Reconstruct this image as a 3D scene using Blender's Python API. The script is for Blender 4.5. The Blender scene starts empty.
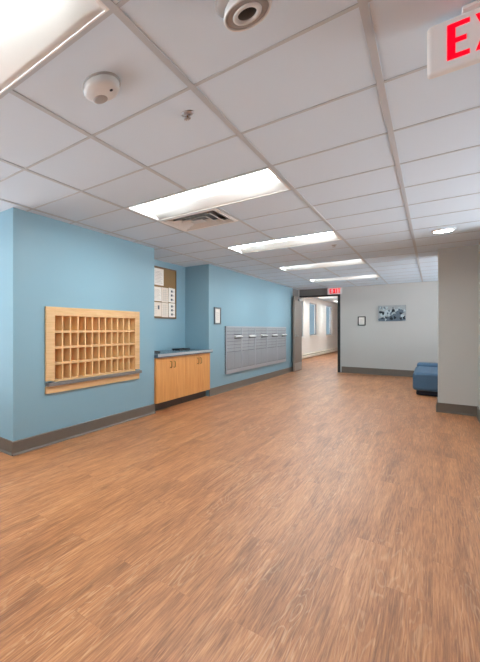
import bpy, bmesh, math, random
from mathutils import Vector, Matrix
random.seed(4)
sc = bpy.context.scene
COL = sc.collection
PI = math.pi
EYE, H = 1.24, 2.436            # eye height, ceiling height
TX, TY = 0.64, 0.64            # ceiling module
GX, GY = -1.455, 1.761           # ceiling grid origin
def gx(i): return GX + TX * i
def gy(j): return GY + TY * j

SUN, SKY, LENS = 9, .2, 11
# ------------------------------------------------------------------ materials
def srgb(r, g, b):
    f = lambda c: (c/255/12.92) if c/255 <= .04045 else ((c/255+.055)/1.055)**2.4
    return (f(r), f(g), f(b), 1)

def new_mat(name, col, rough=.5, metal=0.0, spec=.5, bump=0.0, bscale=300, var=0.0, vscale=4, coat=0):
    m = bpy.data.materials.new(name); m.use_nodes = True
    nt = m.node_tree; b = nt.nodes['Principled BSDF']
    b.inputs['Base Color'].default_value = col
    b.inputs['Roughness'].default_value = rough
    b.inputs['Metallic'].default_value = metal
    b.inputs['Specular IOR Level'].default_value = spec
    tc = nt.nodes.new('ShaderNodeTexCoord')
    if bump:
        n = nt.nodes.new('ShaderNodeTexNoise'); n.inputs['Scale'].default_value = bscale
        n.inputs['Detail'].default_value = 3
        nt.links.new(tc.outputs['Object'], n.inputs['Vector'])
        bp = nt.nodes.new('ShaderNodeBump'); bp.inputs['Strength'].default_value = bump
        bp.inputs['Distance'].default_value = .002
        nt.links.new(n.outputs['Fac'], bp.inputs['Height'])
        nt.links.new(bp.outputs['Normal'], b.inputs['Normal'])
    if var:
        n = nt.nodes.new('ShaderNodeTexNoise'); n.inputs['Scale'].default_value = vscale
        n.inputs['Detail'].default_value = 4
        nt.links.new(tc.outputs['Object'], n.inputs['Vector'])
        mx = nt.nodes.new('ShaderNodeMix'); mx.data_type = 'RGBA'
        mx.inputs['A'].default_value = tuple(c*(1-var) for c in col[:3]) + (1,)
        mx.inputs['B'].default_value = tuple(min(1, c*(1+var)) for c in col[:3]) + (1,)
        nt.links.new(n.outputs['Fac'], mx.inputs['Factor'])
        nt.links.new(mx.outputs['Result'], b.inputs['Base Color'])
    return m

def emit_mat(name, col, strength, base=(.8, .8, .8, 1)):
    m = new_mat(name, base, .4)
    b = m.node_tree.nodes['Principled BSDF']
    b.inputs['Emission Color'].default_value = col
    b.inputs['Emission Strength'].default_value = strength
    return m

def wood_mat(name, c1, c2, axis=2, rough=.45, stretch=14):
    """fine straight grain running along one axis"""
    m = new_mat(name, c1, rough)
    nt = m.node_tree; b = nt.nodes['Principled BSDF']
    tc = nt.nodes.new('ShaderNodeTexCoord'); mp = nt.nodes.new('ShaderNodeMapping')
    s = [stretch*5]*3; s[axis] = stretch*.25
    mp.inputs['Scale'].default_value = s
    n = nt.nodes.new('ShaderNodeTexNoise'); n.inputs['Scale'].default_value = 1
    n.inputs['Detail'].default_value = 5; n.inputs['Distortion'].default_value = .6
    nt.links.new(tc.outputs['Object'], mp.inputs['Vector'])
    nt.links.new(mp.outputs['Vector'], n.inputs['Vector'])
    r = nt.nodes.new('ShaderNodeValToRGB')
    r.color_ramp.elements[0].position = .3; r.color_ramp.elements[0].color = c2
    r.color_ramp.elements[1].position = .7; r.color_ramp.elements[1].color = c1
    nt.links.new(n.outputs['Fac'], r.inputs['Fac'])
    nt.links.new(r.outputs['Color'], b.inputs['Base Color'])
    return m

def floor_mat():
    m = bpy.data.materials.new('vinyl wood planks'); m.use_nodes = True
    nt = m.node_tree; L = nt.links; N = nt.nodes.new
    b = nt.nodes['Principled BSDF']
    tc = N('ShaderNodeTexCoord')
    # planks run along Y: brick texture with swapped axes
    mp = N('ShaderNodeMapping'); mp.inputs['Rotation'].default_value = (0, 0, PI/2)
    L.new(tc.outputs['Object'], mp.inputs['Vector'])
    br = N('ShaderNodeTexBrick')
    br.inputs['Scale'].default_value = 1
    br.inputs['Brick Width'].default_value = 1.2
    br.inputs['Row Height'].default_value = .155
    br.inputs['Mortar Size'].default_value = .0012
    br.inputs['Mortar Smooth'].default_value = .2
    br.inputs['Bias'].default_value = 0
    br.offset = .37; br.offset_frequency = 2
    br.inputs['Color1'].default_value = (0, 0, 0, 1); br.inputs['Color2'].default_value = (1, 1, 1, 1)
    br.inputs['Mortar'].default_value = (.5, .5, .5, 1)
    L.new(mp.outputs['Vector'], br.inputs['Vector'])
    # every plank shifts the grain
    sep = N('ShaderNodeSeparateXYZ'); L.new(tc.outputs['Object'], sep.inputs[0])
    sh = N('ShaderNodeMath'); sh.operation = 'MULTIPLY'; sh.inputs[1].default_value = 37.0
    L.new(br.outputs['Color'], sh.inputs[0])
    cb = N('ShaderNodeCombineXYZ')
    L.new(sep.outputs['X'], cb.inputs['X']); L.new(sep.outputs['Y'], cb.inputs['Y']); L.new(sh.outputs[0], cb.inputs['Z'])
    def noise(scale, detail, dist, rough=.55):
        mm = N('ShaderNodeMapping'); mm.inputs['Scale'].default_value = scale
        L.new(cb.outputs[0], mm.inputs['Vector'])
        n = N('ShaderNodeTexNoise'); n.inputs['Scale'].default_value = 1; n.inputs['Detail'].default_value = detail
        n.inputs['Distortion'].default_value = dist; n.inputs['Roughness'].default_value = rough
        L.new(mm.outputs[0], n.inputs['Vector']); return n
    broad = noise((9, .85, 1), 3, .8)
    fine = noise((165, 5, 1), 4, .6, .65)
    # cathedral figure: contour lines of a stretched noise
    fig = noise((12, 1.3, 1), 2, .5)
    mul = N('ShaderNodeMath'); mul.operation = 'MULTIPLY'; mul.inputs[1].default_value = 20
    L.new(fig.outputs['Fac'], mul.inputs[0])
    fr = N('ShaderNodeMath'); fr.operation = 'SINE'
    m2 = N('ShaderNodeMath'); m2.operation = 'MULTIPLY'; m2.inputs[1].default_value = 3.5
    L.new(mul.outputs[0], m2.inputs[0]); L.new(m2.outputs[0], fr.inputs[0])
    line = N('ShaderNodeMapRange'); line.inputs['From Min'].default_value = .55; line.inputs['From Max'].default_value = 1.0
    L.new(fr.outputs[0], line.inputs['Value'])
    lm = N('ShaderNodeMath'); lm.operation = 'MULTIPLY'
    fm = N('ShaderNodeMapRange'); fm.inputs['From Min'].default_value = .42; fm.inputs['From Max'].default_value = .68
    L.new(fine.outputs['Fac'], fm.inputs['Value'])
    pm = noise((4, .5, 1), 1, .2)
    pr = N('ShaderNodeMapRange'); pr.inputs['From Min'].default_value = .45; pr.inputs['From Max'].default_value = .62
    L.new(pm.outputs['Fac'], pr.inputs['Value'])
    ga = N('ShaderNodeMath'); ga.operation = 'MULTIPLY_ADD'; ga.inputs[1].default_value = .6; ga.inputs[2].default_value = .4
    L.new(fm.outputs[0], ga.inputs[0])
    gb = N('ShaderNodeMath'); gb.operation = 'MULTIPLY'
    L.new(ga.outputs[0], gb.inputs[0]); L.new(pr.outputs[0], gb.inputs[1])
    L.new(line.outputs[0], lm.inputs[0]); L.new(gb.outputs[0], lm.inputs[1])
    ramp = N('ShaderNodeValToRGB')
    e = ramp.color_ramp.elements
    e[0].position = .32; e[0].color = FL_DARK
    e[1].position = .68; e[1].color = FL_LIGHT
    k = ramp.color_ramp.elements.new(.5); k.color = FL_MID
    a1 = N('ShaderNodeMath'); a1.operation = 'MULTIPLY_ADD'; a1.inputs[1].default_value = .75; 
    L.new(fine.outputs['Fac'], a1.inputs[0])
    a2 = N('ShaderNodeMath'); a2.operation = 'MULTIPLY_ADD'; a2.inputs[1].default_value = .42; a2.inputs[2].default_value = -.10
    L.new(broad.outputs['Fac'], a2.inputs[0])
    L.new(a2.outputs[0], a1.inputs[2])
    a3 = N('ShaderNodeMath'); a3.operation = 'MULTIPLY_ADD'; a3.inputs[1].default_value = .035
    L.new(br.outputs['Color'], a3.inputs[0]); L.new(a1.outputs[0], a3.inputs[2])
    a4 = N('ShaderNodeMath'); a4.operation = 'SUBTRACT'; a4.inputs[1].default_value = .05
    L.new(a3.outputs[0], a4.inputs[0])
    L.new(a4.outputs[0], ramp.inputs['Fac'])
    mx = N('ShaderNodeMix'); mx.data_type = 'RGBA'; mx.inputs['B'].default_value = FL_LINE
    s1 = N('ShaderNodeMath'); s1.operation = 'MULTIPLY'; s1.inputs[1].default_value = .5
    L.new(lm.outputs[0], s1.inputs[0]); L.new(s1.outputs[0], mx.inputs['Factor'])
    L.new(ramp.outputs['Color'], mx.inputs['A'])
    mo = N('ShaderNodeMix'); mo.data_type = 'RGBA'; mo.inputs['B'].default_value = FL_SEAM
    s2 = N('ShaderNodeMath'); s2.operation = 'MULTIPLY'; s2.inputs[1].default_value = .25
    L.new(br.outputs['Fac'], s2.inputs[0]); L.new(s2.outputs[0], mo.inputs['Factor'])
    L.new(mx.outputs['Result'], mo.inputs['A'])
    L.new(mo.outputs['Result'], b.inputs['Base Color'])
    rr = N('ShaderNodeMapRange'); rr.inputs['To Min'].default_value = .36; rr.inputs['To Max'].default_value = .5
    L.new(fine.outputs['Fac'], rr.inputs['Value']); L.new(rr.outputs[0], b.inputs['Roughness'])
    b.inputs['Specular IOR Level'].default_value = .5
    bp = N('ShaderNodeBump'); bp.inputs['Strength'].default_value = .25; bp.inputs['Distance'].default_value = .0015
    L.new(fine.outputs['Fac'], bp.inputs['Height']); L.new(bp.outputs['Normal'], b.inputs['Normal'])
    return m

FL_DARK, FL_MID, FL_LIGHT = srgb(138, 85, 51), srgb(184, 121, 77), srgb(212, 151, 105)
FL_LINE, FL_SEAM = srgb(214, 170, 132), srgb(112, 72, 48)

M = {}
M['floor'] = floor_mat()
M['bounce_paving'] = new_mat('pale concrete paving', srgb(205, 208, 210), .9, var=.08, vscale=.8)
M['tile'] = new_mat('ceiling tile', srgb(204, 218, 230), .9, bump=.25, bscale=260, spec=.2)
M['tee'] = new_mat('ceiling grid', srgb(178, 184, 189), .45)
M['blue'] = new_mat('blue wall paint', srgb(136, 171, 186), .5, bump=.12, bscale=220, spec=.4)
M['grey'] = new_mat('grey wall paint', srgb(194, 193, 189), .6, bump=.12, bscale=220, spec=.35)
M['darkgrey'] = new_mat('darker grey wall', srgb(120, 118, 116), .6, bump=.1, bscale=220)  # darker grey for the wall return and the strip over the doorway
M['cream'] = new_mat('cream corridor paint', srgb(228, 222, 216), .6, bump=.1, bscale=220)
M['base'] = new_mat('grey brown rubber base', srgb(108, 98, 88), .42, var=.06, vscale=9)
M['white'] = new_mat('white enamel', srgb(236, 234, 232), .35)
M['reflector'] = new_mat('lamp reflector panel', srgb(222, 219, 216), .5)
M['plastic'] = new_mat('white plastic', srgb(206, 205, 203), .4)
M['greyplastic'] = new_mat('grey plastic', srgb(158, 155, 152), .5)
M['black'] = new_mat('black plastic', srgb(28, 27, 27), .35)
M['blackframe'] = new_mat('black steel door frame', srgb(34, 33, 33), .4)
M['lens'] = emit_mat('lit lamp lens', (.84, .97, 1, 1), LENS)
M['down'] = emit_mat('lit downlight lens', (1, .96, .9, 1), 12)
M['maple'] = wood_mat('pale maple', srgb(232, 190, 140), srgb(214, 166, 112), axis=1)
M['maplev'] = wood_mat('pale maple upright', srgb(238, 200, 146), srgb(224, 182, 126), axis=2)
M['maplein'] = wood_mat('maple back panel', srgb(238, 212, 146), srgb(228, 198, 130), axis=2)
M['honey'] = wood_mat('honey wood', srgb(236, 170, 100), srgb(216, 144, 76), axis=2, stretch=9)
M['edge'] = new_mat('pale laminate edge', srgb(166, 168, 170), .4)
M['counter'] = new_mat('grey laminate', srgb(92, 100, 108), .2, var=.08, vscale=120)
M['ledge'] = new_mat('grey laminate ledge', srgb(118, 114, 112), .4, var=.08, vscale=90)
M['toe'] = new_mat('dark toe kick', srgb(58, 48, 42), .5)
M['brass'] = new_mat('antique metal pull', srgb(150, 120, 70), .3, metal=.9)
M['alu'] = new_mat('silver powder coat', srgb(182, 184, 190), .42, metal=.25, var=.04, vscale=30)
M['aludark'] = new_mat('silver powder coat panel', srgb(160, 163, 168), .45, metal=.25, var=.05, vscale=24)
M['aludoor'] = new_mat('silver powder coat door', srgb(166, 169, 174), .45, metal=.25, var=.04, vscale=30)
M['seam'] = new_mat('mailbox carcass', srgb(88, 90, 95), .5, metal=.2)
M['steel'] = new_mat('brushed steel', srgb(176, 178, 182), .32, metal=.85)
M['silverframe'] = new_mat('pewter picture frame', srgb(112, 118, 124), .35, metal=.4)
M['paper'] = new_mat('white paper', srgb(238, 232, 224), .8)
M['paperwarm'] = new_mat('off white paper', srgb(230, 216, 202), .8)
M['ink'] = new_mat('dark print', srgb(80, 84, 96), .8)
M['inkpale'] = new_mat('pale print', srgb(190, 184, 178), .8)
M['cork'] = new_mat('cork', srgb(140, 112, 74), .9, var=.25, vscale=70, bump=.4, bscale=90)
M['corkframe'] = wood_mat('board frame wood', srgb(122, 92, 66), srgb(98, 72, 50), axis=1)
M['doorleaf'] = new_mat('taupe door paint', srgb(134, 123, 115), .4, var=.05, vscale=5)
M['fabric'] = new_mat('blue vinyl upholstery', srgb(66, 96, 122), .5, bump=.2, bscale=180, var=.06, vscale=12)
M['fabricdark'] = new_mat('navy base', srgb(20, 24, 46), .5)
M['red'] = emit_mat('lit red letters', (1, 0, .012, 1), .36, (.25, .0, .004, 1))
M['red'].node_tree.nodes['Principled BSDF'].inputs['Specular IOR Level'].default_value = .1
M['signface'] = emit_mat('exit sign face', (1, .93, .92, 1), .02, srgb(206, 203, 201))
M['duct'] = new_mat('duct lining', srgb(135, 137, 138), .6)
M['slot'] = new_mat('dark gap', srgb(30, 31, 33), .7)
M['heater'] = new_mat('white heater enamel', srgb(232, 222, 208), .4)
M['vinylwin'] = new_mat('window frame grey', srgb(120, 128, 136), .45)
M['sill'] = new_mat('white sill', srgb(236, 232, 228), .4)
g = bpy.data.materials.new('window glass'); g.use_nodes = True
gn = g.node_tree.nodes['Principled BSDF']
gn.inputs['Base Color'].default_value = (.93, .98, 1, 1); gn.inputs['Roughness'].default_value = .02
gn.inputs['Transmission Weight'].default_value = 1; gn.inputs['IOR'].default_value = 1.02
M['glass'] = g
M['canvas'] = new_mat('canvas pale wash', srgb(168, 174, 176), .8, var=.3, vscale=11)
M['pt_pale'] = new_mat('paint pale petals', srgb(190, 204, 208), .8, var=.15, vscale=30)
M['pt_mid'] = new_mat('paint slate', srgb(100, 114, 126), .8, var=.3, vscale=25)
M['pt_dark'] = new_mat('paint dark leaves', srgb(34, 46, 54), .8, var=.3, vscale=30)
M['canvasside'] = new_mat('canvas edge', srgb(90, 100, 106), .8)

# ------------------------------------------------------------------ mesh builder
class MB:
    def __init__(s):
        s.bm = bmesh.new(); s.mats = []
    def mi(s, m):
        if m not in s.mats: s.mats.append(m)
        return s.mats.index(m)
    def box(s, x0, x1, y0, y1, z0, z1, m):
        k = s.mi(m)
        v = [s.bm.verts.new(p) for p in ((x0,y0,z0),(x1,y0,z0),(x1,y1,z0),(x0,y1,z0),(x0,y0,z1),(x1,y0,z1),(x1,y1,z1),(x0,y1,z1))]
        for f in ((0,3,2,1),(4,5,6,7),(0,1,5,4),(1,2,6,5),(2,3,7,6),(3,0,4,7)):
            s.bm.faces.new([v[q] for q in f]).material_index = k
        return s
    def poly(s, pts, m):
        f = s.bm.faces.new([s.bm.verts.new(p) for p in pts]); f.material_index = s.mi(m); return s
    def prism(s, prof, a0, a1, axis, m, smooth=False):
        """closed 2-D profile swept along axis ('x': prof=(y,z); 'y': prof=(x,z); 'z': prof=(x,y))"""
        k = s.mi(m)
        def P(p, a): return (a, p[0], p[1]) if axis == 'x' else (p[0], a, p[1]) if axis == 'y' else (p[0], p[1], a)
        A = [s.bm.verts.new(P(p, a0)) for p in prof]; B = [s.bm.verts.new(P(p, a1)) for p in prof]
        n = len(prof); fs = []
        for i in range(n):
            f = s.bm.faces.new((A[i], A[(i+1) % n], B[(i+1) % n], B[i])); f.smooth = smooth; fs.append(f)
        fs.append(s.bm.faces.new(A)); fs.append(s.bm.faces.new(B[::-1]))
        for f in fs: f.material_index = k
        return s
    def lathe(s, prof, m, mat=Matrix(), n=40, smooth=True):
        """prof = [(r, z)...] turned about Z then moved by mat"""
        k = s.mi(m); rings = []
        for r, z in prof:
            if r < 1e-6: rings.append([s.bm.verts.new(mat @ Vector((0, 0, z)))])
            else: rings.append([s.bm.verts.new(mat @ Vector((r*math.cos(2*PI*a/n), r*math.sin(2*PI*a/n), z))) for a in range(n)])
        for A, B in zip(rings, rings[1:]):
            for a in range(n):
                b = (a+1) % n
                q = [A[a % len(A)], A[b % len(A)], B[b % len(B)], B[a % len(B)]]
                u = []
                for w in q:
                    if w not in u: u.append(w)
                if len(u) > 2:
                    f = s.bm.faces.new(u); f.material_index = k; f.smooth = smooth
        return s
    def tube(s, pts, r, m, n=10):
        k = s.mi(m); P = [Vector(p) for p in pts]; rings = []
        for i, p in enumerate(P):
            d = (P[min(i+1, len(P)-1)] - P[max(i-1, 0)]).normalized()
            u = d.orthogonal().normalized() if i == 0 else (u - d*u.dot(d)).normalized()
            w = d.cross(u)
            rings.append([s.bm.verts.new(p + r*(math.cos(2*PI*a/n)*u + math.sin(2*PI*a/n)*w)) for a in range(n)])
        for A, B in zip(rings, rings[1:]):
            for a in range(n):
                f = s.bm.faces.new((A[a], A[(a+1) % n], B[(a+1) % n], B[a])); f.smooth = True; f.material_index = k
        for R in (rings[0][::-1], rings[-1]):
            s.bm.faces.new(R).material_index = k
        return s
    def build(s, name, parent=None, org=(0,0,0), bevel=0, seg=2, label=None, cat=None, group=None, kind=None):
        bmesh.ops.recalc_face_normals(s.bm, faces=s.bm.faces)
        if bevel:
            bmesh.ops.bevel(s.bm, geom=list(s.bm.edges), offset=bevel, segments=seg, affect='EDGES', profile=.5, clamp_overlap=True)
        bmesh.ops.translate(s.bm, verts=s.bm.verts, vec=-Vector(org))
        me = bpy.data.meshes.new(name); s.bm.to_mesh(me); s.bm.free()
        for m in s.mats: me.materials.append(M[m])
        o = bpy.data.objects.new(name, me); COL.objects.link(o)
        if parent: o.parent = parent
        else: o.location = org
        tag(o, label, cat, group, kind)
        return o
def tag(o, label=None, cat=None, group=None, kind=None):
    if label: o['label'] = label
    if cat: o['category'] = cat
    if group: o['group'] = group
    if kind: o['kind'] = kind
def empty(name, loc, label=None, cat=None, group=None, kind=None):
    o = bpy.data.objects.new(name, None); COL.objects.link(o); o.location = loc
    o.empty_display_size = .1
    tag(o, label, cat, group, kind); return o
def copy_tree(o, loc=None, label=None, parent=None, cache={}):
    c = o.copy(); COL.objects.link(c)
    if parent: c.parent = parent
    if loc is not None: c.location = loc
    if label: c['label'] = label
    for ch in KIDS.get(o.name, []): copy_tree(ch, parent=c)
    return c
KIDS = {}
def index_kids():
    KIDS.clear()
    for o in list(COL.objects):
        if o.parent: KIDS.setdefault(o.parent.name, []).append(o)
S = 'structure'

# ------------------------------------------------------------------ setting
XL, YE = -2.83, 13.339                 # left wall plane, end wall plane
YB0, YB1, YA = 2.230, 4.878, 6.798  # bump-out from YB0 to YB1, alcove to YA
XA = -3.281                         # alcove back plane
T = H + .3                         # walls reach above the ceiling
MB().box(-5.2, 2.5, -5.0, 27.5, -.12, 0, 'floor').build('floor', kind=S)

# ceiling: tiles and exposed grid, open where a fitting is recessed
rows = [-6, -2, 2, 6, 10, 14]
open_cells = {(i, j) for j in rows for i in (-1, 0)} | {(-1, 3)} | {(i, -2) for i in (-5, -4)}
c = MB()
i0, i1, j0, j1 = -6, 6, -11, 18
for i in range(i0, i1):
    for j in range(j0, j1):
        ya, yb = gy(j), min(gy(j+1), YE + .1)
        if (i, j) in open_cells or ya >= yb: continue
        c.poly([(gx(i), ya, H), (gx(i+1), ya, H), (gx(i+1), yb, H), (gx(i), yb, H)], 'tile')
w, d = .013, .004
blocked_y = lambda i, j: (i-1, j) in open_cells and (i, j) in open_cells   # no tee across the middle of a fitting
for i in range(i0, i1+1):
    for j in range(j0, j1):
        ya, yb = gy(j), min(gy(j+1), YE)
        if ya < yb and not blocked_y(i, j): c.box(gx(i)-w, gx(i)+w, ya, yb, H-d, H+.03, 'tee')
for j in range(j0, j1+1):
    if gy(j) < YE: c.box(gx(i0), gx(i1), gy(j)-w*.8, gy(j)+w*.8, H-d+.0006, H+.03, 'tee')
c.build('ceiling', kind=S)
MB().box(-5.2, 2.5, -5.0, YE+.1, H+.3, H+.4, 'white').build('ceiling_slab', kind=S)

# left wall: bump-out (with an opening for the mail slots), alcove, mailbox wall
SY0, SY1, SZ0, SZ1 = 2.722, 4.403, .62, 1.444
wl = MB()
wl.box(-3.36, XL, YB0, SY0, 0, T, 'blue').box(-3.36, XL, SY1, YB1, 0, T, 'blue')
wl.box(-3.36, XL, SY0, SY1, 0, SZ0, 'blue').box(-3.36, XL, SY0, SY1, SZ1, T, 'blue')
wl.box(-5.1, -3.36, YB0, YB0+.2, 0, T, 'blue')
wl.box(-3.4, XA, YB1, YA, 0, T, 'blue')
wl.box(-3.4, XL, YA, 12.652, 0, T, 'blue')
wl.build('wall_left', kind=S)
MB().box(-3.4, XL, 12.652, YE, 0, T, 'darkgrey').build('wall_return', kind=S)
# end wall with doorway
DX0, DX1, DZ = -2.803, -1.819, 2.242
we = MB()
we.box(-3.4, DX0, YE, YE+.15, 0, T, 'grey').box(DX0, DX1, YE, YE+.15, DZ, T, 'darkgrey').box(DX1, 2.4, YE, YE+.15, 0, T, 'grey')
we.build('wall_end', kind=S)
MB().box(.058, .447, 8.017, 8.7, 0, T, 'grey').build('wall_column', kind=S)
MB().box(.446, .6, 6.6, 8.7, 0, T, 'grey').build('wall_right', kind=S)
# unseen outer walls; openings without glass added so daylight fills the room
def fill_openings(name, plane, a0, a1, n, axis):
    m = MB(); z0, z1 = .25, 2.3
    B = (lambda a, b, c_, d_: m.box(plane, plane+.15, a, b, c_, d_, 'grey')) if axis == 'y' else (lambda a, b, c_, d_: m.box(a, b, plane, plane+.15, c_, d_, 'grey'))
    B(a0, a1, 0, z0); B(a0, a1, z1, T)
    st = (a1-a0)/n
    for q in range(n+1):
        c_ = a0+q*st; B(max(a0, c_-.06), min(a1, c_+.06), z0, z1)
    return m.build(name, kind=S)
MB().box(2.4, 2.55, -4.9, 3.2, 0, T, 'grey').build('wall_far_right', kind=S)
fill_openings('wall_outer_right', 2.4, 3.2, YE, 5, 'y')
fill_openings('wall_far_left', -5.25, -4.85, YB0+.2, 4, 'y')
fill_openings('wall_front', -5.0, -5.2, -1.4, 3, 'x')
MB().box(-1.4, 2.5, -5.0, -4.85, 0, T, 'grey').build('wall_front_right', kind=S)

# baseboards: rubber base with a small toe
def base_run(name, a, b, wall, fac, hgt=.139, mat='base'):
    """fac: '+x' board on plane x=wall facing +x, '-y' on plane y=wall facing -y, '-x'"""
    t = .012
    prof = [(0, 0), (t*1.9, 0), (t*1.9, .006), (t, .022), (t, hgt-.006), (t*.6, hgt), (0, hgt)]
    m = MB()
    if fac == '+x': m.prism([(wall+p, z) for p, z in prof], a, b, 'y', mat)
    if fac == '-x': m.prism([(wall-p, z) for p, z in prof], a, b, 'y', mat)
    if fac == '-y': m.prism([(wall-p, z) for p, z in prof], a, b, 'x', mat)
    return m.build(name, kind=S)
base_run('baseboard_left', YB0-.02, YB1, XL, '+x')
base_run('baseboard_corner', -5.1, XL, YB0, '-y')
base_run('baseboard_mailbox_wall', YA, 12.652, XL, '+x')
base_run('baseboard_return', 12.652, YE, XL, '+x')
base_run('baseboard_end', DX1+.03, 2.39, YE, '-y', .173)
base_run('baseboard_column', .04, .446, 8.017, '-y', .143)
base_run('baseboard_column_side', 8.0, 8.7, .058, '-x', .143)
base_run('baseboard_right', 6.6, 8.0, .446, '-x', .143)
MB().box(-40, 45, -45, 60, -.3, -.14, 'bounce_paving').build('ground', kind=S)  # unseen pale ground added to bounce sunlight up onto the ceiling

# door frame and open leaf
f = MB()
f.box(DX1-.06, DX1, YE-.025, YE+.17, 0, DZ, 'blackframe').box(DX0, DX0+.03, YE, YE+.10, 0, DZ, 'blackframe')
f.box(DX0, DX1, YE-.025, YE+.17, DZ-.043, DZ, 'blackframe')
f.build('trim_1', kind=S, bevel=.004)
LX0, LX1, LY0, LY1, LZ = -2.785, -2.741, 12.46, 13.315, 2.194
d1 = empty('door_1', (-2.76, LY1, 0), kind=S)
o_ = (-2.76, LY1, 0)
MB().box(LX0, LX1, LY0, LY1, .012, LZ, 'doorleaf').build('leaf', d1, o_, bevel=.003)
MB().box(LX1, LX1+.003, LY0+.02, LY1-.02, .03, .25, 'steel').build('kick_plate', d1, o_, label='brushed steel kick plate')
k = MB().box(LX1, LX1+.045, 12.82, 13.1, LZ-.12, LZ-.06, 'steel')
k.tube([(LX1+.03, 13.05, LZ-.055), (LX1+.06, 13.24, LZ-.045), (LX1+.02, 13.29, LZ-.03)], .008, 'steel')
k.build('door_closer', d1, o_, bevel=.003)
k = MB().lathe([(0, .004), (.028, .004), (.028, 0)], 'steel', Matrix.Translation((LX1, 12.53, 1.04)) @ Matrix.Rotation(PI/2, 4, 'Y'), 20)
k.tube([(LX1, 12.53, 1.04), (LX1+.05, 12.53, 1.04), (LX1+.055, 12.555, 1.04), (LX1+.055, 12.65, 1.04)], .01, 'steel')
k.build('handle', d1, o_, label='steel lever handle')

# corridor beyond the door
CX0, CX1, CYE, CH = -3.705, -1.55, 26.68, 2.654
wins = [(19.39, 20.88, .971, 2.411), (23.04, 24.59, .937, 2.428), (16.0, 18.3, .928, 2.428)]
wc = MB()
ys = sorted([(a, b, z0, z1) for a, b, z0, z1 in wins])
prev = YE+.15
for a, b, z0, z1 in ys:
    wc.box(CX0-.10, CX0, prev, a, 0, T+.2, 'cream')
    wc.box(CX0-.10, CX0, a, b, 0, z0, 'cream').box(CX0-.10, CX0, a, b, z1, T+.2, 'cream'); prev = b
wc.box(CX0-.10, CX0, prev, CYE+.2, 0, T+.2, 'cream')
wc.build('wall_corridor_left', kind=S)
MB().box(CX1, CX1+.15, YE+.15, CYE, 0, T+.2, 'cream').build('wall_corridor_right', kind=S)
MB().box(CX0, CX1+.15, CYE, CYE+.2, 0, T+.2, 'grey').build('wall_corridor_end', kind=S)
MB().box(CX0-.10, -3.4, YE, YE+.15, 0, T+.2, 'cream').build('wall_corridor_front', kind=S)
MB().box(CX0-.10, CX1+.15, YE+.15, CYE+.2, CH, CH+.3, 'tile').build('ceiling_corridor', kind=S)
base_run('baseboard_corridor_end', CX0, CX1, CYE, '-y', .139)
for n, (a, b, z0, z1) in enumerate(wins, 1):
    wr = empty('window_%d' % n, (CX0-.05, (a+b)/2, z0), kind=S); og = (CX0-.05, (a+b)/2, z0)
    x0, x1 = CX0-.075, CX0-.035; t = .04
    m = MB().box(x0, x1, a, a+t, z0, z1, 'vinylwin').box(x0, x1, b-t, b, z0, z1, 'vinylwin')
    m.box(x0, x1, a+t, b-t, z0, z0+t, 'vinylwin').box(x0, x1, a+t, b-t, z1-t, z1, 'vinylwin')
    m.build('window_frame', wr, og)
    MB().box(x0+.015, x0+.021, a+t, b-t, z0+t, z1-t, 'glass').build('pane', wr, og)
    MB().box(CX0-.035, CX0+.06, a-.06, b+.06, z0-.045, z0, 'sill').build('window_sill', wr, og)
ht = empty('baseboard_heater', (CX0+.05, 20.5, 0), 'long white baseboard heater under the corridor windows', 'heater')
og = (CX0+.05, 20.5, 0)
MB().prism([(CX0+.002, .026), (CX0+.06, .026), (CX0+.075, .05), (CX0+.075, .113), (CX0+.06, .13), (CX0+.002, .13)], 13.9, 26.3, 'y', 'heater').build('heater_cover', ht, og)
MB().prism([(CX0+.002, .15), (CX0+.05, .15), (CX0+.07, .173), (CX0+.06, .195), (CX0+.002, .204)], 13.9, 26.3, 'y', 'heater').build('top_rail', ht, og)
MB().box(CX0+.002, CX0+.03, 13.9, 26.3, .13, .15, 'slot').build('air_gap', ht, og, label='dark gap under top rail')
for y in (13.9, 17.9, 22.1, 26.27): MB().box(CX0+.002, CX0+.062, y, y+.03, 0, .208, 'heater').build('bracket', ht, og)

# ------------------------------------------------------------------ ceiling fittings
def make_light(loc, label, group):
    r = empty('ceiling_light', loc, label, 'ceiling light', group)
    L, W = TX-.004, TY/2-.004; e = .016
    z = lambda v: v
    o = (0, 0, 0)
    f = MB().box(-L, L, -W, -W+e, -.003, .004, 'reflector').box(-L, L, W-e, W, -.003, .004, 'reflector')
    f.box(-L, -L+e, -W+e, W-e, -.003, .004, 'reflector').box(L-e, L, -W+e, W-e, -.003, .004, 'reflector')
    f.build('frame', r, o)
    for sgn in (-1, 1):
        p = []
        for q in range(7):
            t = q/6
            p.append((sgn*(W-e - t*(W-e-.105)), -.001 + .064*t**.95))
        p2 = [(y, zz+.006) for y, zz in p[::-1]]
        MB().prism(p+p2, -L+e, L-e, 'x', 'reflector', True).build('reflector', r, o)
    p = [(.105*math.cos(a*PI/10), .066 - .007*math.sin(a*PI/10)) for a in range(11)]
    MB().prism(p + [(-.105, .08), (.105, .08)], -L+e+.03, L-e-.03, 'x', 'lens', True).build('lens', r, o, label='lit white lens')
    h = MB().box(-L, L, -W, W, .1, .11, 'white')
    for s in (-1, 1):
        x = s*(L-e)
        h.prism([(-W+e, .0), (W-e, .0), (.12, .085), (-.12, .085)], x, x-s*.012, 'x', 'white')
        h.box(min(x, x+s*.005), max(x, x+s*.005), -W, W, .03, .1, 'white')
        h.box(-L, L, min(s*W, s*(W-.005)), max(s*W, s*(W-.005)), .03, .1, 'white')
    h.build('housing', r, o)
    return r
GL = 'long recessed ceiling lights'
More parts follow.
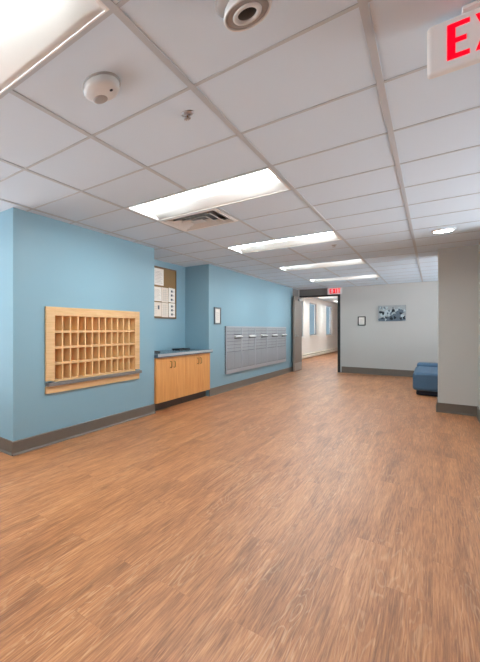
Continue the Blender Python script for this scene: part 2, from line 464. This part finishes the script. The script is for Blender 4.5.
lab = {-2: 'long white recessed ceiling light nearest the viewer, cut by the upper left corner',
       2: 'long lit ceiling light directly beside the square air vent',
       6: 'long lit ceiling light, second beyond the air vent',
       10: 'long lit ceiling light just before the farthest, smallest one',
       14: 'farthest and smallest long ceiling light, just before the doorway EXIT sign',
       -6: 'long ceiling light behind the viewpoint over the wood floor'}
LX = gx(0)
first = make_light((LX, gy(2)+TY/2, H), lab[2], GL)
index_kids()
for j in rows:
    if j != 2: copy_tree(first, (LX, gy(j)+TY/2, H), lab[j])
copy_tree(first, (gx(-4), gy(-2)+TY/2, H), 'long ceiling light left of the blue corner, outside the picture')
for k, (y, l) in enumerate(((15.4, 'corridor ceiling light just beyond the doorway'), (18.6, 'added corridor ceiling light in the middle, brightening the corridor'), (22.0, 'corridor ceiling light at the far end of the corridor'))):
    copy_tree(first, (-2.6, y, CH-.115), l)['group'] = 'corridor ceiling lights'  # middle fixture is unseen, added to brighten the corridor walls

# square air diffuser in the tile beyond the first full light
vx, vy = gx(-.5), gy(3.5)
v = empty('air_vent', (vx, vy, H), 'square louvred air vent in ceiling beside the long light', 'air vent')
og = (vx, vy, H)
A, B = TX/2-.014, TY/2-.012
m = MB()
def ring(m, a, b, wd, z0, z1, mat):
    m.box(vx-a, vx+a, vy-b, vy-b+wd, z0, z1, mat).box(vx-a, vx+a, vy+b-wd, vy+b, z0, z1, mat)
    m.box(vx-a, vx-a+wd, vy-b+wd, vy+b-wd, z0, z1, mat).box(vx+a-wd, vx+a, vy-b+wd, vy+b-wd, z0, z1, mat)
ring(m, A, B, .03, H-.006, H+.01, 'white'); m.build('frame', v, og)
def cone(a0, b0, z0, a1, b1, z1, t, mat):
    """sloping louvre ring flaring from (a0,b0) at z0 to (a1,b1) at z1"""
    m = MB()
    for du, dv in (((1,-1),(1,1)), ((1,1),(-1,1)), ((-1,1),(-1,-1)), ((-1,-1),(1,-1))):
        P = [(vx+du[0]*a0, vy+du[1]*b0, z0), (vx+dv[0]*a0, vy+dv[1]*b0, z0), (vx+dv[0]*a1, vy+dv[1]*b1, z1), (vx+du[0]*a1, vy+du[1]*b1, z1)]
        m.poly(P, mat); m.poly([(p[0], p[1], p[2]+t) for p in P], mat)
        for q in range(4):
            a, b = P[q], P[(q+1) % 4]; m.poly([a, b, (b[0], b[1], b[2]+t), (a[0], a[1], a[2]+t)], mat)
    return m
for s0, s1 in ((.73, .90), (.50, .67), (.27, .44)):
    cone(A*s0, B*s0, H+.02, A*s1, B*s1, H-.01, .004, 'plastic').build('louvre', v, og)
MB().box(vx-A*.2, vx+A*.2, vy-B*.2, vy+B*.2, H-.012, H-.008, 'plastic').build('centre_plate', v, og)
MB().box(vx-A, vx+A, vy-B, vy+B, H+.06, H+.065, 'duct').build('duct', v, og, label='dark duct opening')

# round sensor
sx, sy = -1.114, 1.426
r = empty('ceiling_sensor', (sx, sy, H), 'round white ceiling sensor with grey lens, near the upper left', 'sensor')
og = (sx, sy, H); MT = Matrix.Translation
MB().lathe([(0, 0), (.093, 0), (.093, -.005), (.088, -.008)], 'greyplastic', MT(og)).build('base_plate', r, og)
MB().lathe([(.086, -.008), (.087, -.028), (.084, -.036), (.070, -.043), (.04, -.046), (0, -.046)], 'plastic', MT(og)).build('cover', r, og)
MB().lathe([(.036, -.040), (.036, -.046), (.028, -.050), (0, -.052)], 'greyplastic', MT((sx-.03, sy+.03, H))).build('lens', r, og, label='grey round lens')
MB().lathe([(.0, -.047), (.008, -.047), (.008, -.035)], 'black', MT((sx+.05, sy+.012, H)), 16).build('indicator', r, og, label='small dark hole')

# fire sprinklers
def make_sprinkler(loc, label):
    r = empty('fire_sprinkler', loc, label, 'sprinkler', 'pendant fire sprinklers'); o = (0,0,0)
    MB().lathe([(0, 0), (.032, 0), (.03, -.006), (.016, -.012), (.012, -.012)], 'steel').build('escutcheon', r, o)
    m = MB().lathe([(.011, -.006), (.011, -.012), (.008, -.015), (0, -.015)], 'steel')
    for s in (-1, 1): m.tube([(s*.009, 0, -.012), (s*.015, 0, -.018), (s*.012, 0, -.026), (s*.003, 0, -.030)], .0028, 'steel', 6)
    m.tube([(0, 0, -.013), (0, 0, -.030)], .003, 'brass', 6)
    m.build('body', r, o)
    m = MB().lathe([(0, -.030), (.007, -.030), (.007, -.033), (0, -.033)], 'steel', n=16)
    for q in range(8):
        a = q*PI/4; ca, sa = math.cos(a), math.sin(a)
        m.prism([(ca*.005-sa*.003, sa*.005+ca*.003), (ca*.018-sa*.004, sa*.018+ca*.004), (ca*.018+sa*.004, sa*.018-ca*.004), (ca*.005+sa*.003, sa*.005-ca*.003)], -.0325, -.0305, 'z', 'steel')
    m.build('deflector', r, o)
    return r
sp = make_sprinkler((-.933, 1.960, H), 'small chrome sprinkler head nearest the viewer, right of the round sensor')
index_kids()
copy_tree(sp, (-.963, 6.548, H), 'small chrome sprinkler head beside the right end of the second light beyond the vent')
copy_tree(sp, (-.903, 11.52, H), 'small chrome sprinkler head by the right end of the farthest ceiling light')

# security camera hanging from the ceiling, its face turned down towards the viewer
cxx, cyy = -.47, 1.40
r = empty('security_camera', (cxx, cyy, H), 'grey and white round security camera on ceiling at top edge', 'security camera')
og = (cxx, cyy, H)
MB().lathe([(0, 0), (.082, 0), (.082, -.022), (.074, -.03), (0, -.03)], 'greyplastic', MT((cxx, cyy, H))).build('base', r, og, label='grey ceiling base')
n = Vector((.03, -.05, -1)).normalized()
hd = Vector((-.45, 1.402, H-.085)) - .048*n
Q = MT(hd) @ n.to_track_quat("Z", "Y").to_matrix().to_4x4()
MB().lathe([(0, -.022), (.038, -.02), (.062, -.004), (.073, .02), (.075, .040), (.073, .047), (.066, .049), (.066, .038)], 'plastic', Q).build('head', r, og)
MB().lathe([(.066, .042), (.062, .0465), (.045, .0465), (.045, .038)], 'greyplastic', Q).build('infrared_ring', r, og, label='grey ring of infrared lamps')
MB().lathe([(.045, .038), (.044, .050), (.040, .053), (.030, .051), (.027, .034)], 'plastic', Q).build('lens_bezel', r, og)
MB().lathe([(.029, .044), (.022, .048), (.013, .050), (0, .051)], 'black', Q).build('lens', r, og, label='black glass lens')

# downlight before the column
r = empty('downlight', (.09, 6.50, H), 'small round lit downlight on ceiling in front of the grey column', 'ceiling light')
og = (.09, 6.50, H)
MB().lathe([(0, 0), (.095, 0), (.095, -.014), (.086, -.019), (.08, -.016)], 'white', MT(og)).build('trim_ring', r, og)
MB().lathe([(.08, -.014), (.079, -.02), (.045, -.026), (0, -.028)], 'down', MT(og)).build('lens', r, og, label='lit round lens')

# exit signs
def letter(ch, x, w, z0, z1, t, y, dep):
    m = MB(); a, b = x, x+w; y0, y1 = y-dep, y
    if ch == 'E':
        m.box(a, a+t, y0, y1, z0, z1, 'red')
        for zz in (z0, (z0+z1)/2-t*.42, z1-t*.85): m.box(a+t, b-(.008 if zz > z0 and zz < z1-t else 0), y0, y1, zz, zz+t*.85, 'red')
    elif ch == 'I': m.box(a, a+t, y0, y1, z0, z1, 'red')
    elif ch == 'T':
        m.box(a, b, y0, y1, z1-t*.85, z1, 'red').box((a+b)/2-t/2, (a+b)/2+t/2, y0, y1, z0, z1-t*.85, 'red')
    elif ch == 'X':
        h = t*.62
        m.prism([(a, z0), (a+2*h, z0), (b, z1), (b-2*h, z1)], y0, y1, 'y', 'red')
        m.prism([(b-2*h, z0), (b, z0), (a+2*h, z1), (a, z1)], y0-.0006, y1, 'y', 'red')
    return m
def make_exit(x, y, z, label, mount):
    W_, H_, D_ = .33, .191, .045
    r = empty('exit_sign', (x, y, z), label, 'exit sign', 'red EXIT signs'); og = (x, y, z)
    MB().box(x, x+W_, y, y+D_, z, z+H_, 'signface').build('housing', r, og, bevel=.012, seg=3)
    xx = x+.0525; z0, z1 = z+.031, z+.165
    for ch, w_ in (('E', .057), ('X', .067), ('I', .021), ('T', .061)):
        letter(ch, xx, w_, z0, z1, .0215, y+.0005, .003).build('letter', r, og, label='red letter '+ch)
        xx += w_ + .0135
    m = MB()
    if mount == 'ceiling': m.box(x+.09, x+.24, y-.02, y+D_+.02, H-.018, H-.0045, 'signface').box(x+.14, x+.19, y+.008, y+D_-.008, z+H_-.006, H-.015, 'signface')
    else: m.box(x+.07, x+.26, y+D_, YE-.001, z+.04, z+.18, 'signface')
    m.build('mounting_canopy', r, og, bevel=.004)
    return r
make_exit(-.015, 2.062, 2.227, 'large white EXIT sign with red letters hanging at upper right', 'ceiling')
make_exit(-2.108, YE-.06, 2.241, 'small glowing red EXIT sign above the open doorway', 'wall')

# ------------------------------------------------------------------ mail slot cabinet (12 x 4 pigeonholes)
og = (XL, 3.564, SZ0)
r = empty('mail_slot_cabinet', og, 'pale maple pigeonhole cabinet of twelve by four slots set in blue wall', 'mail slot cabinet')
FY0, FY1, FZ0, FZ1 = 2.657, 4.453, .685, 1.481
OY0, OY1, OZ0, OZ1 = 2.789, 4.341, .69, 1.386
XF = XL+.022
m = MB()
m.box(XL+.001, XF, FY0, OY0, FZ0, FZ1, 'maple').box(XL+.001, XF, OY1, FY1, FZ0, FZ1, 'maple')
m.box(XL+.001, XF, OY0, OY1, OZ1, FZ1, 'maple').box(XL+.001, XF, OY0, OY1, .668, OZ0, 'maple')
m.build('face_frame', r, og, bevel=.002)
XBk = XL-.15
m = MB().box(XBk, XL+.001, OY0-.02, OY0, OZ0-.02, OZ1+.02, 'maplev').box(XBk, XL+.001, OY1, OY1+.02, OZ0-.02, OZ1+.02, 'maplev')
m.box(XBk, XL+.001, OY0, OY1, OZ1, OZ1+.02, 'maple').box(XBk, XL+.001, OY0, OY1, OZ0-.02, OZ0, 'maple')
m.build('carcass', r, og)
MB().box(XBk-.01, XBk, OY0-.02, OY1+.02, OZ0-.02, OZ1+.02, 'maplein').build('back_panel', r, og)
ph = (OZ1-OZ0)/4; pw = (OY1-OY0)/12; t = .013
for q in range(1, 4):
    z = OZ0+q*ph; MB().box(XBk, XL+.012, OY0, OY1, z-t*.9, z+t*.9, 'maple').build('shelf', r, og)
for q in range(1, 12):
    y = OY0+q*pw
    m = MB()
    for a in range(4): m.box(XBk, XL+.010, y-t*.8, y+t*.8, OZ0+a*ph+(t*.9 if a else 0), OZ0+(a+1)*ph-(t*.9 if a < 3 else 0), 'maplev')
    m.build('divider', r, og)
MB().box(XL+.001, XL+.05, 2.662, 4.468, .6305, .668, 'ledge').build('ledge', r, og, bevel=.003, label='grey laminate ledge')
MB().box(XL+.001, XL+.022, 2.657, 4.447, .551, .626, 'maple').build('apron', r, og, bevel=.002)

# ------------------------------------------------------------------ alcove: cabinets, countertop, notice board
CF = -2.803
def make_cab(y0, y1, label):
    og = (CF-.35, (y0+y1)/2, 0)
    r = empty('base_cabinet', og, label, 'cabinet', 'wooden cabinets under the countertop')
    MB().box(XA+.01, CF-.02, y0+.001, y1-.001, .13, .811, 'honey').build('body', r, og)
    MB().box(XA+.05, CF-.08, y0+.002, y1-.002, 0, .13, 'toe').build('toe_kick', r, og)
    ym = (y0+y1)/2
    for a, b, hy in ((y0+.004, ym-.002, ym-.055), (ym+.002, y1-.004, ym+.055)):
        dr = MB().box(CF-.019, CF, a, b, .134, .805, 'honey').build('door', r, og, bevel=.002)
        MB().tube([(CF-.001, hy, .642), (CF+.022, hy, .644), (CF+.028, hy, .655), (CF+.028, hy, .725), (CF+.022, hy, .735), (CF-.001, hy, .737)], .0065, 'brass').build('handle', dr, og)
    return r
make_cab(YB1+.012, 5.832, 'two-door honey wood cabinet on the left, next to the mail slot wall')
make_cab(5.834, YA-.01, 'two-door honey wood cabinet on the right, next to the mailbox wall')
m = MB().box(XA+.002, CF+.03, YB1+.004, YA-.004, .8125, .867, 'counter').box(XL+.002, CF+.03, YA-.004, YA+.03, .8125, .867, 'counter')
m.box(CF+.03, CF+.034, YB1+.004, YA+.03, .828, .867, 'edge')
m.build('countertop', org=(-3.03, 5.83, .8125), label='dark grey laminate countertop over the wooden cabinets in blue alcove', cat='countertop')
def tray(x0, x1, y0, y1, label):
    og = ((x0+x1)/2, (y0+y1)/2, .8675)
    m = MB().box(x0, x1, y0, y1, .8675, .873, 'black'); t = .008
    m.box(x0, x0+t, y0, y1, .873, .890, 'black').box(x1-t, x1, y0, y1, .873, .890, 'black')
    m.box(x0+t, x1-t, y0, y0+t, .873, .890, 'black').box(x0+t, x1-t, y1-t, y1, .873, .890, 'black')
    m.build('tray', org=og, label=label, cat='tray', group='black trays on the countertop')
tray(-3.193, -3.045, 6.117, 6.494, 'flat black tray at the back right of the countertop')
tray(-3.10, -2.964, 4.905, 5.282, 'flat black tray at the left end of the countertop')

BY0, BY1, BZ0, BZ1 = 5.363, 6.40, 1.427, 2.324
og = (XA, 5.88, BZ0)
r = empty('bulletin_board', og, 'tall brown cork bulletin board covered with papers in alcove', 'bulletin board')
MB().box(XA+.002, XA+.014, BY0+.015, BY1-.015, BZ0+.02, BZ1-.02, 'cork').build('cork_panel', r, og)
m = MB().box(XA+.002, XA+.022, BY0, BY0+.015, BZ0, BZ1, 'corkframe').box(XA+.002, XA+.022, BY1-.015, BY1, BZ0, BZ1, 'corkframe')
m.box(XA+.002, XA+.022, BY0+.015, BY1-.015, BZ0, BZ0+.022, 'corkframe').box(XA+.002, XA+.022, BY0+.015, BY1-.015, BZ1-.022, BZ1, 'corkframe')
m.build('frame', r, og)
def sheet(y0, y1, z0, z1, label, style, mat='paper', tilt=0):
    x = XA+.0145
    og = (x, (y0+y1)/2, z1)
    m = MB().box(x, x+.002, y0, y1, z0, z1, mat); xs = x+.0021
    def mark(a, b, c_, d_, k): m.box(xs, xs+.0003, y0+a*(y1-y0), y0+b*(y1-y0), z0+c_*(z1-z0), z0+d_*(z1-z0), k)
    if style == 'marks':
        for c_ in (.12, .42, .7): mark(.35, .62, c_, c_+.15, 'ink'); mark(.7, .85, c_+.03, c_+.1, 'inkpale')
    elif style == 'lines':
        for q in range(9): mark(.12, .88-.1*(q % 3), .12+q*.085, .145+q*.085, 'inkpale')
    elif style == 'columns':
        mark(.3, .36, .08, .9, 'inkpale'); mark(.6, .66, .08, .9, 'inkpale')
        for q in range(6): mark(.08, .92, .15+q*.13, .165+q*.13, 'inkpale')
    elif style == 'photo':
        mark(.55, .75, .5, .78, 'ink')
        for q in range(5): mark(.12, .45, .15+q*.13, .175+q*.13, 'inkpale')
    o = m.build('notice_sheet', org=og, label=label, cat='paper', group='papers on the bulletin board')
    o.rotation_euler.x = math.radians(tilt)
sheet(5.619, 5.942, 2.003, 2.290, 'single white paper at the top left of the bulletin board, beside bare cork', 'lines')
sheet(5.592, 5.868, 1.726, 1.969, 'white paper in the middle row of the bulletin board, left', 'lines', tilt=.6)
sheet(5.877, 6.104, 1.713, 1.973, 'paper with ruled columns in the middle row, centre of the board', 'columns', 'paperwarm')
sheet(6.124, 6.360, 1.722, 1.982, 'white paper with three dark marks, middle row right', 'marks', tilt=-1.5)
sheet(5.592, 5.868, 1.461, 1.704, 'paper with one dark picture at the bottom left of the board', 'photo', 'paperwarm')
sheet(5.877, 6.104, 1.453, 1.704, 'ruled paper in the bottom row, centre of the board', 'columns', 'paperwarm')
sheet(6.124, 6.360, 1.457, 1.709, 'white paper with three dark marks, bottom row right', 'marks', tilt=.8)

# ------------------------------------------------------------------ framed notices
def framed(name, pts, wall, mat, inner, label, cat, horizontal):
    a0, a1, z0, z1 = pts; t = .021 if horizontal else .026
    if horizontal:   # on end wall, facing -y
        B = lambda a, b, c_, d_, p, q, k, m: m.box(a, b, wall-q, wall-p, c_, d_, k)
        og = ((a0+a1)/2, wall, z0)
    else:            # on left wall, facing +x
        B = lambda a, b, c_, d_, p, q, k, m: m.box(wall+p, wall+q, a, b, c_, d_, k)
        og = (wall, (a0+a1)/2, z0)
    r = empty(name, og, label, cat, 'framed notices')
    m = MB()
    B(a0, a0+t, z0, z1, .001, .022, mat, m); B(a1-t, a1, z0, z1, .001, .022, mat, m)
    B(a0+t, a1-t, z0, z0+t, .001, .022, mat, m); B(a0+t, a1-t, z1-t, z1, .001, .022, mat, m)
    m.build('frame', r, og)
    m = MB(); B(a0+t, a1-t, z0+t, z1-t, .001, .01, 'paper', m)
    w_ = a1-a0-2*t; hh = z1-z0-2*t
    for q in range(inner): B(a0+t+w_*.2, a1-t-w_*(.2+.1*(q % 2)), z0+t+hh*(.2+.6*q/inner), z0+t+hh*(.2+.6*q/inner)+.006, .0102, .0106, 'inkpale', m)
    m.build('notice', r, og, label='white printed notice')
framed('framed_notice', (7.013, 7.310, 1.331, 1.655), XL, 'silverframe', 8, 'narrow grey framed notice on the blue wall above the mailboxes', 'picture frame', False)
framed('framed_notice', (-1.435, -1.270, 1.340, 1.589), YE, 'black', 4, 'small square black framed notice on grey wall right of doorway', 'picture frame', True)

# painting on the end wall
px0, px1, pz0, pz1 = -1.014, -.477, 1.448, 1.866
og = (-.745, YE, pz0)
m = MB().box(px0, px1, YE-.035, YE-.001, pz0, pz1, 'canvasside')
m.box(px0+.002, px1-.002, YE-.0355, YE-.035, pz0+.002, pz1-.002, 'canvas')
lay = [0]
def blob(cx, cz, rx, rz, mat, n=14, wob=.25):
    rx *= .674; rz *= .867; lay[0] += 1; y = YE-.0356-.00015*lay[0]
    ph_ = random.random()*6
    pts = []
    for q in range(n):
        a = 2*PI*q/n; k = 1+wob*math.sin(3*a+ph_)*random.uniform(.4, 1)
        x = min(max(px0+(px1-px0)*cx+rx*k*math.cos(a), px0+.003), px1-.003)
        z = min(max(pz0+(pz1-pz0)*cz+rz*k*math.sin(a), pz0+.003), pz1-.003)
        pts.append((x, y, z))
    m.poly(pts, mat)
blob(.5, .12, .42, .07, 'pt_mid', wob=.1); blob(.65, .3, .16, .1, 'pt_mid'); blob(.78, .62, .14, .07, 'pt_mid')
blob(.2, .45, .1, .07, 'pt_pale'); blob(.40, .5, .10, .1, 'pt_pale'); blob(.33, .62, .06, .05, 'pt_pale'); blob(.66, .72, .06, .04, 'pt_pale'); blob(.88, .3, .05, .06, 'pt_pale')
blob(.12, .58, .075, .035, 'pt_dark'); blob(.19, .5, .035, .05, 'pt_dark'); blob(.57, .66, .06, .05, 'pt_dark'); blob(.83, .5, .05, .03, 'pt_dark')
for q in range(9): blob(.06+.11*q, .1+.06*(q % 3), .035, .05, 'pt_dark' if q % 3 else 'pt_mid', 9, .5)
for q in range(5): blob(.3+.05*q, .28, .008, .06, 'pt_dark', 8, .2)
blob(.68, .32, .05, .04, 'pt_mid')
for q in range(26):
    cx, cz = random.uniform(.04, .96), random.uniform(.06, .9)
    k = 'pt_dark' if cz < .45 and q % 2 else ('pt_pale' if q % 3 else 'pt_mid')
    blob(cx, cz, random.uniform(.012, .035), random.uniform(.015, .04), k, 9, .6)
for a in range(7):
    blob(.42+.07*math.cos(a*.9), .55+.12*math.sin(a*.9), .03, .035, 'pt_pale' if a % 2 else 'pt_mid', 8, .3)
blob(.55, .83, .012, .03, 'pt_dark')
m.build('painting', org=og, label='wide unframed canvas painting of dark and pale blue shapes on grey wall', cat='painting')

# ------------------------------------------------------------------ mailbox units
Y0M, Y1M, ZM0, ZM1 = 7.539, 11.817, .347, 1.297
UW = (Y1M-Y0M)/5
def make_mailbox(label):
    """origin at the lower left corner on the wall; y runs along the wall, x off the wall"""
    r = empty('mailbox_unit', (XL, Y0M, ZM0), label, 'mailbox', 'silver mailbox units on the blue wall'); o = (0,0,0)
    hh = ZM1-ZM0; D = .03
    MB().box(.001, D-.008, .002, UW-.002, 0, hh, 'seam').build('body', r, o)
    f = MB(); t = .022
    f.box(.001, D+.004, .002, t, 0, hh, 'alu').box(.001, D+.004, UW-t, UW-.002, 0, hh, 'alu')
    f.box(.001, D+.004, t, UW-t, hh-.03, hh, 'alu').box(.001, D+.004, t, UW-t, 0, .074, 'alu')
    f.build('frame', r, o)
    cols = ((t+.004, UW/2-.003), (UW/2+.003, UW-t-.004))
    zt, zb, zp = hh-.030, .434, .078
    n = 7; rh = (zt-zb)/n
    for ci, (a, b) in enumerate(cols):
        for q in range(n):
            z0 = zt-(q+1)*rh
            if ci == 1 and q == 2:
                m = MB().prism([(D-.008, z0+.004), (D+.0, z0+.004), (D+.034, z0+.016), (D+.034, z0+.034), (D-.008, z0+rh-.014)], a, b, 'y', 'white')
                s = m.build('mail_slot_hood', r, o, label='white outgoing mail slot hood')
                MB().box(D-.008, D+.028, a+.01, b-.01, z0-.012, z0+.003, 'slot').build('slot', s, o, label='dark letter opening')
                continue
            m = MB().box(D-.012, D, a, b, z0+.004, z0+rh-.004, 'aludoor')
            m.box(D, D+.001, a+.06, b-.06, z0+rh*.55, z0+rh*.78, 'paper' if q == 9 else 'aludark')
            m.lathe([(.007, 0), (.007, .004), (0, .004)], 'steel', MT((D, b-.03, z0+rh*.4)) @ Matrix.Rotation(PI/2, 4, 'Y'), 10)
            m.build('door', r, o)
        m = MB().box(D-.012, D, a, b, zp+.004, zb-.006, 'aludark')
        for q in range(1, 6):
            y = a+(b-a)*q/6; m.box(D, D+.004, y-.004, y+.004, zp+.02, zb-.02, 'alu')
        m.build('parcel_door', r, o)
    return r
ml = ['silver mailbox unit at the left end of the row, nearest the cabinets', 'silver mailbox unit, second from the cabinets', 'silver mailbox unit in the middle of the row of five',
      'silver mailbox unit, second from the open door leaf', 'silver mailbox unit at the right end, nearest the open door leaf']
mbx = make_mailbox(ml[0]); index_kids()
for k in range(1, 5): copy_tree(mbx, (XL, Y0M+UW*k, ZM0), ml[k])

# ------------------------------------------------------------------ lounge bench
bx0, bx1, by0, by1 = -.258, .435, 9.68, 11.75
og = ((bx0+bx1)/2, (by0+by1)/2, 0)
r = empty('lounge_bench', og, 'blue upholstered lounge bench with navy base behind the grey column', 'bench')
MB().box(bx0+.045, bx1-.02, by0+.11, by1-.05, 0, .108, 'fabricdark').build('base', r, og, bevel=.03, seg=3, label='navy base')
MB().box(bx0, bx1, by0, by1-.3, .095, .434, 'fabric').build('seat', r, og, bevel=.055, seg=4)
MB().box(bx0+.02, bx1, by1-.36, by1, .1, .5, 'fabric').build('back_bolster', r, og, bevel=.05, seg=4)

# ------------------------------------------------------------------ sky, camera, output
w = bpy.data.worlds.new('sky'); sc.world = w; w.use_nodes = True
nt = w.node_tree; bg = nt.nodes['Background']
bg.inputs['Color'].default_value = (.38, .52, .62, 1); bg.inputs['Strength'].default_value = SKY

sun = bpy.data.lights.new('sun', 'SUN'); so = bpy.data.objects.new('sun', sun); COL.objects.link(so)
sun.energy = SUN; sun.angle = .01; sun.color = (.97, .98, 1)  # added to light the unseen ground outside, whose bounce fills the room
so.rotation_euler = Vector((0, -.45, -.85)).to_track_quat('-Z', 'Y').to_euler()
F, PX, PY, YAW = 365.607, 46.25, 329.076, 0.813
cam = bpy.data.cameras.new('camera'); co = bpy.data.objects.new('camera', cam); COL.objects.link(co)
cam.sensor_fit = 'HORIZONTAL'; cam.sensor_width = 36; cam.lens = F/480*36
cam.shift_x = (240-PX)/480; cam.shift_y = (PY-331)/480
cam.clip_start = .02
co.location = (0, 0, EYE); co.rotation_euler = (PI/2, 0, YAW)
sc.camera = co
sc.view_settings.view_transform = 'Standard'; sc.view_settings.look = 'None'
sc.view_settings.gamma = 1; sc.view_settings.use_curve_mapping = False
sc.view_settings.exposure = 2.0
sc.cycles.max_bounces = 12; sc.cycles.diffuse_bounces = 8
sc.cycles.use_denoising = True
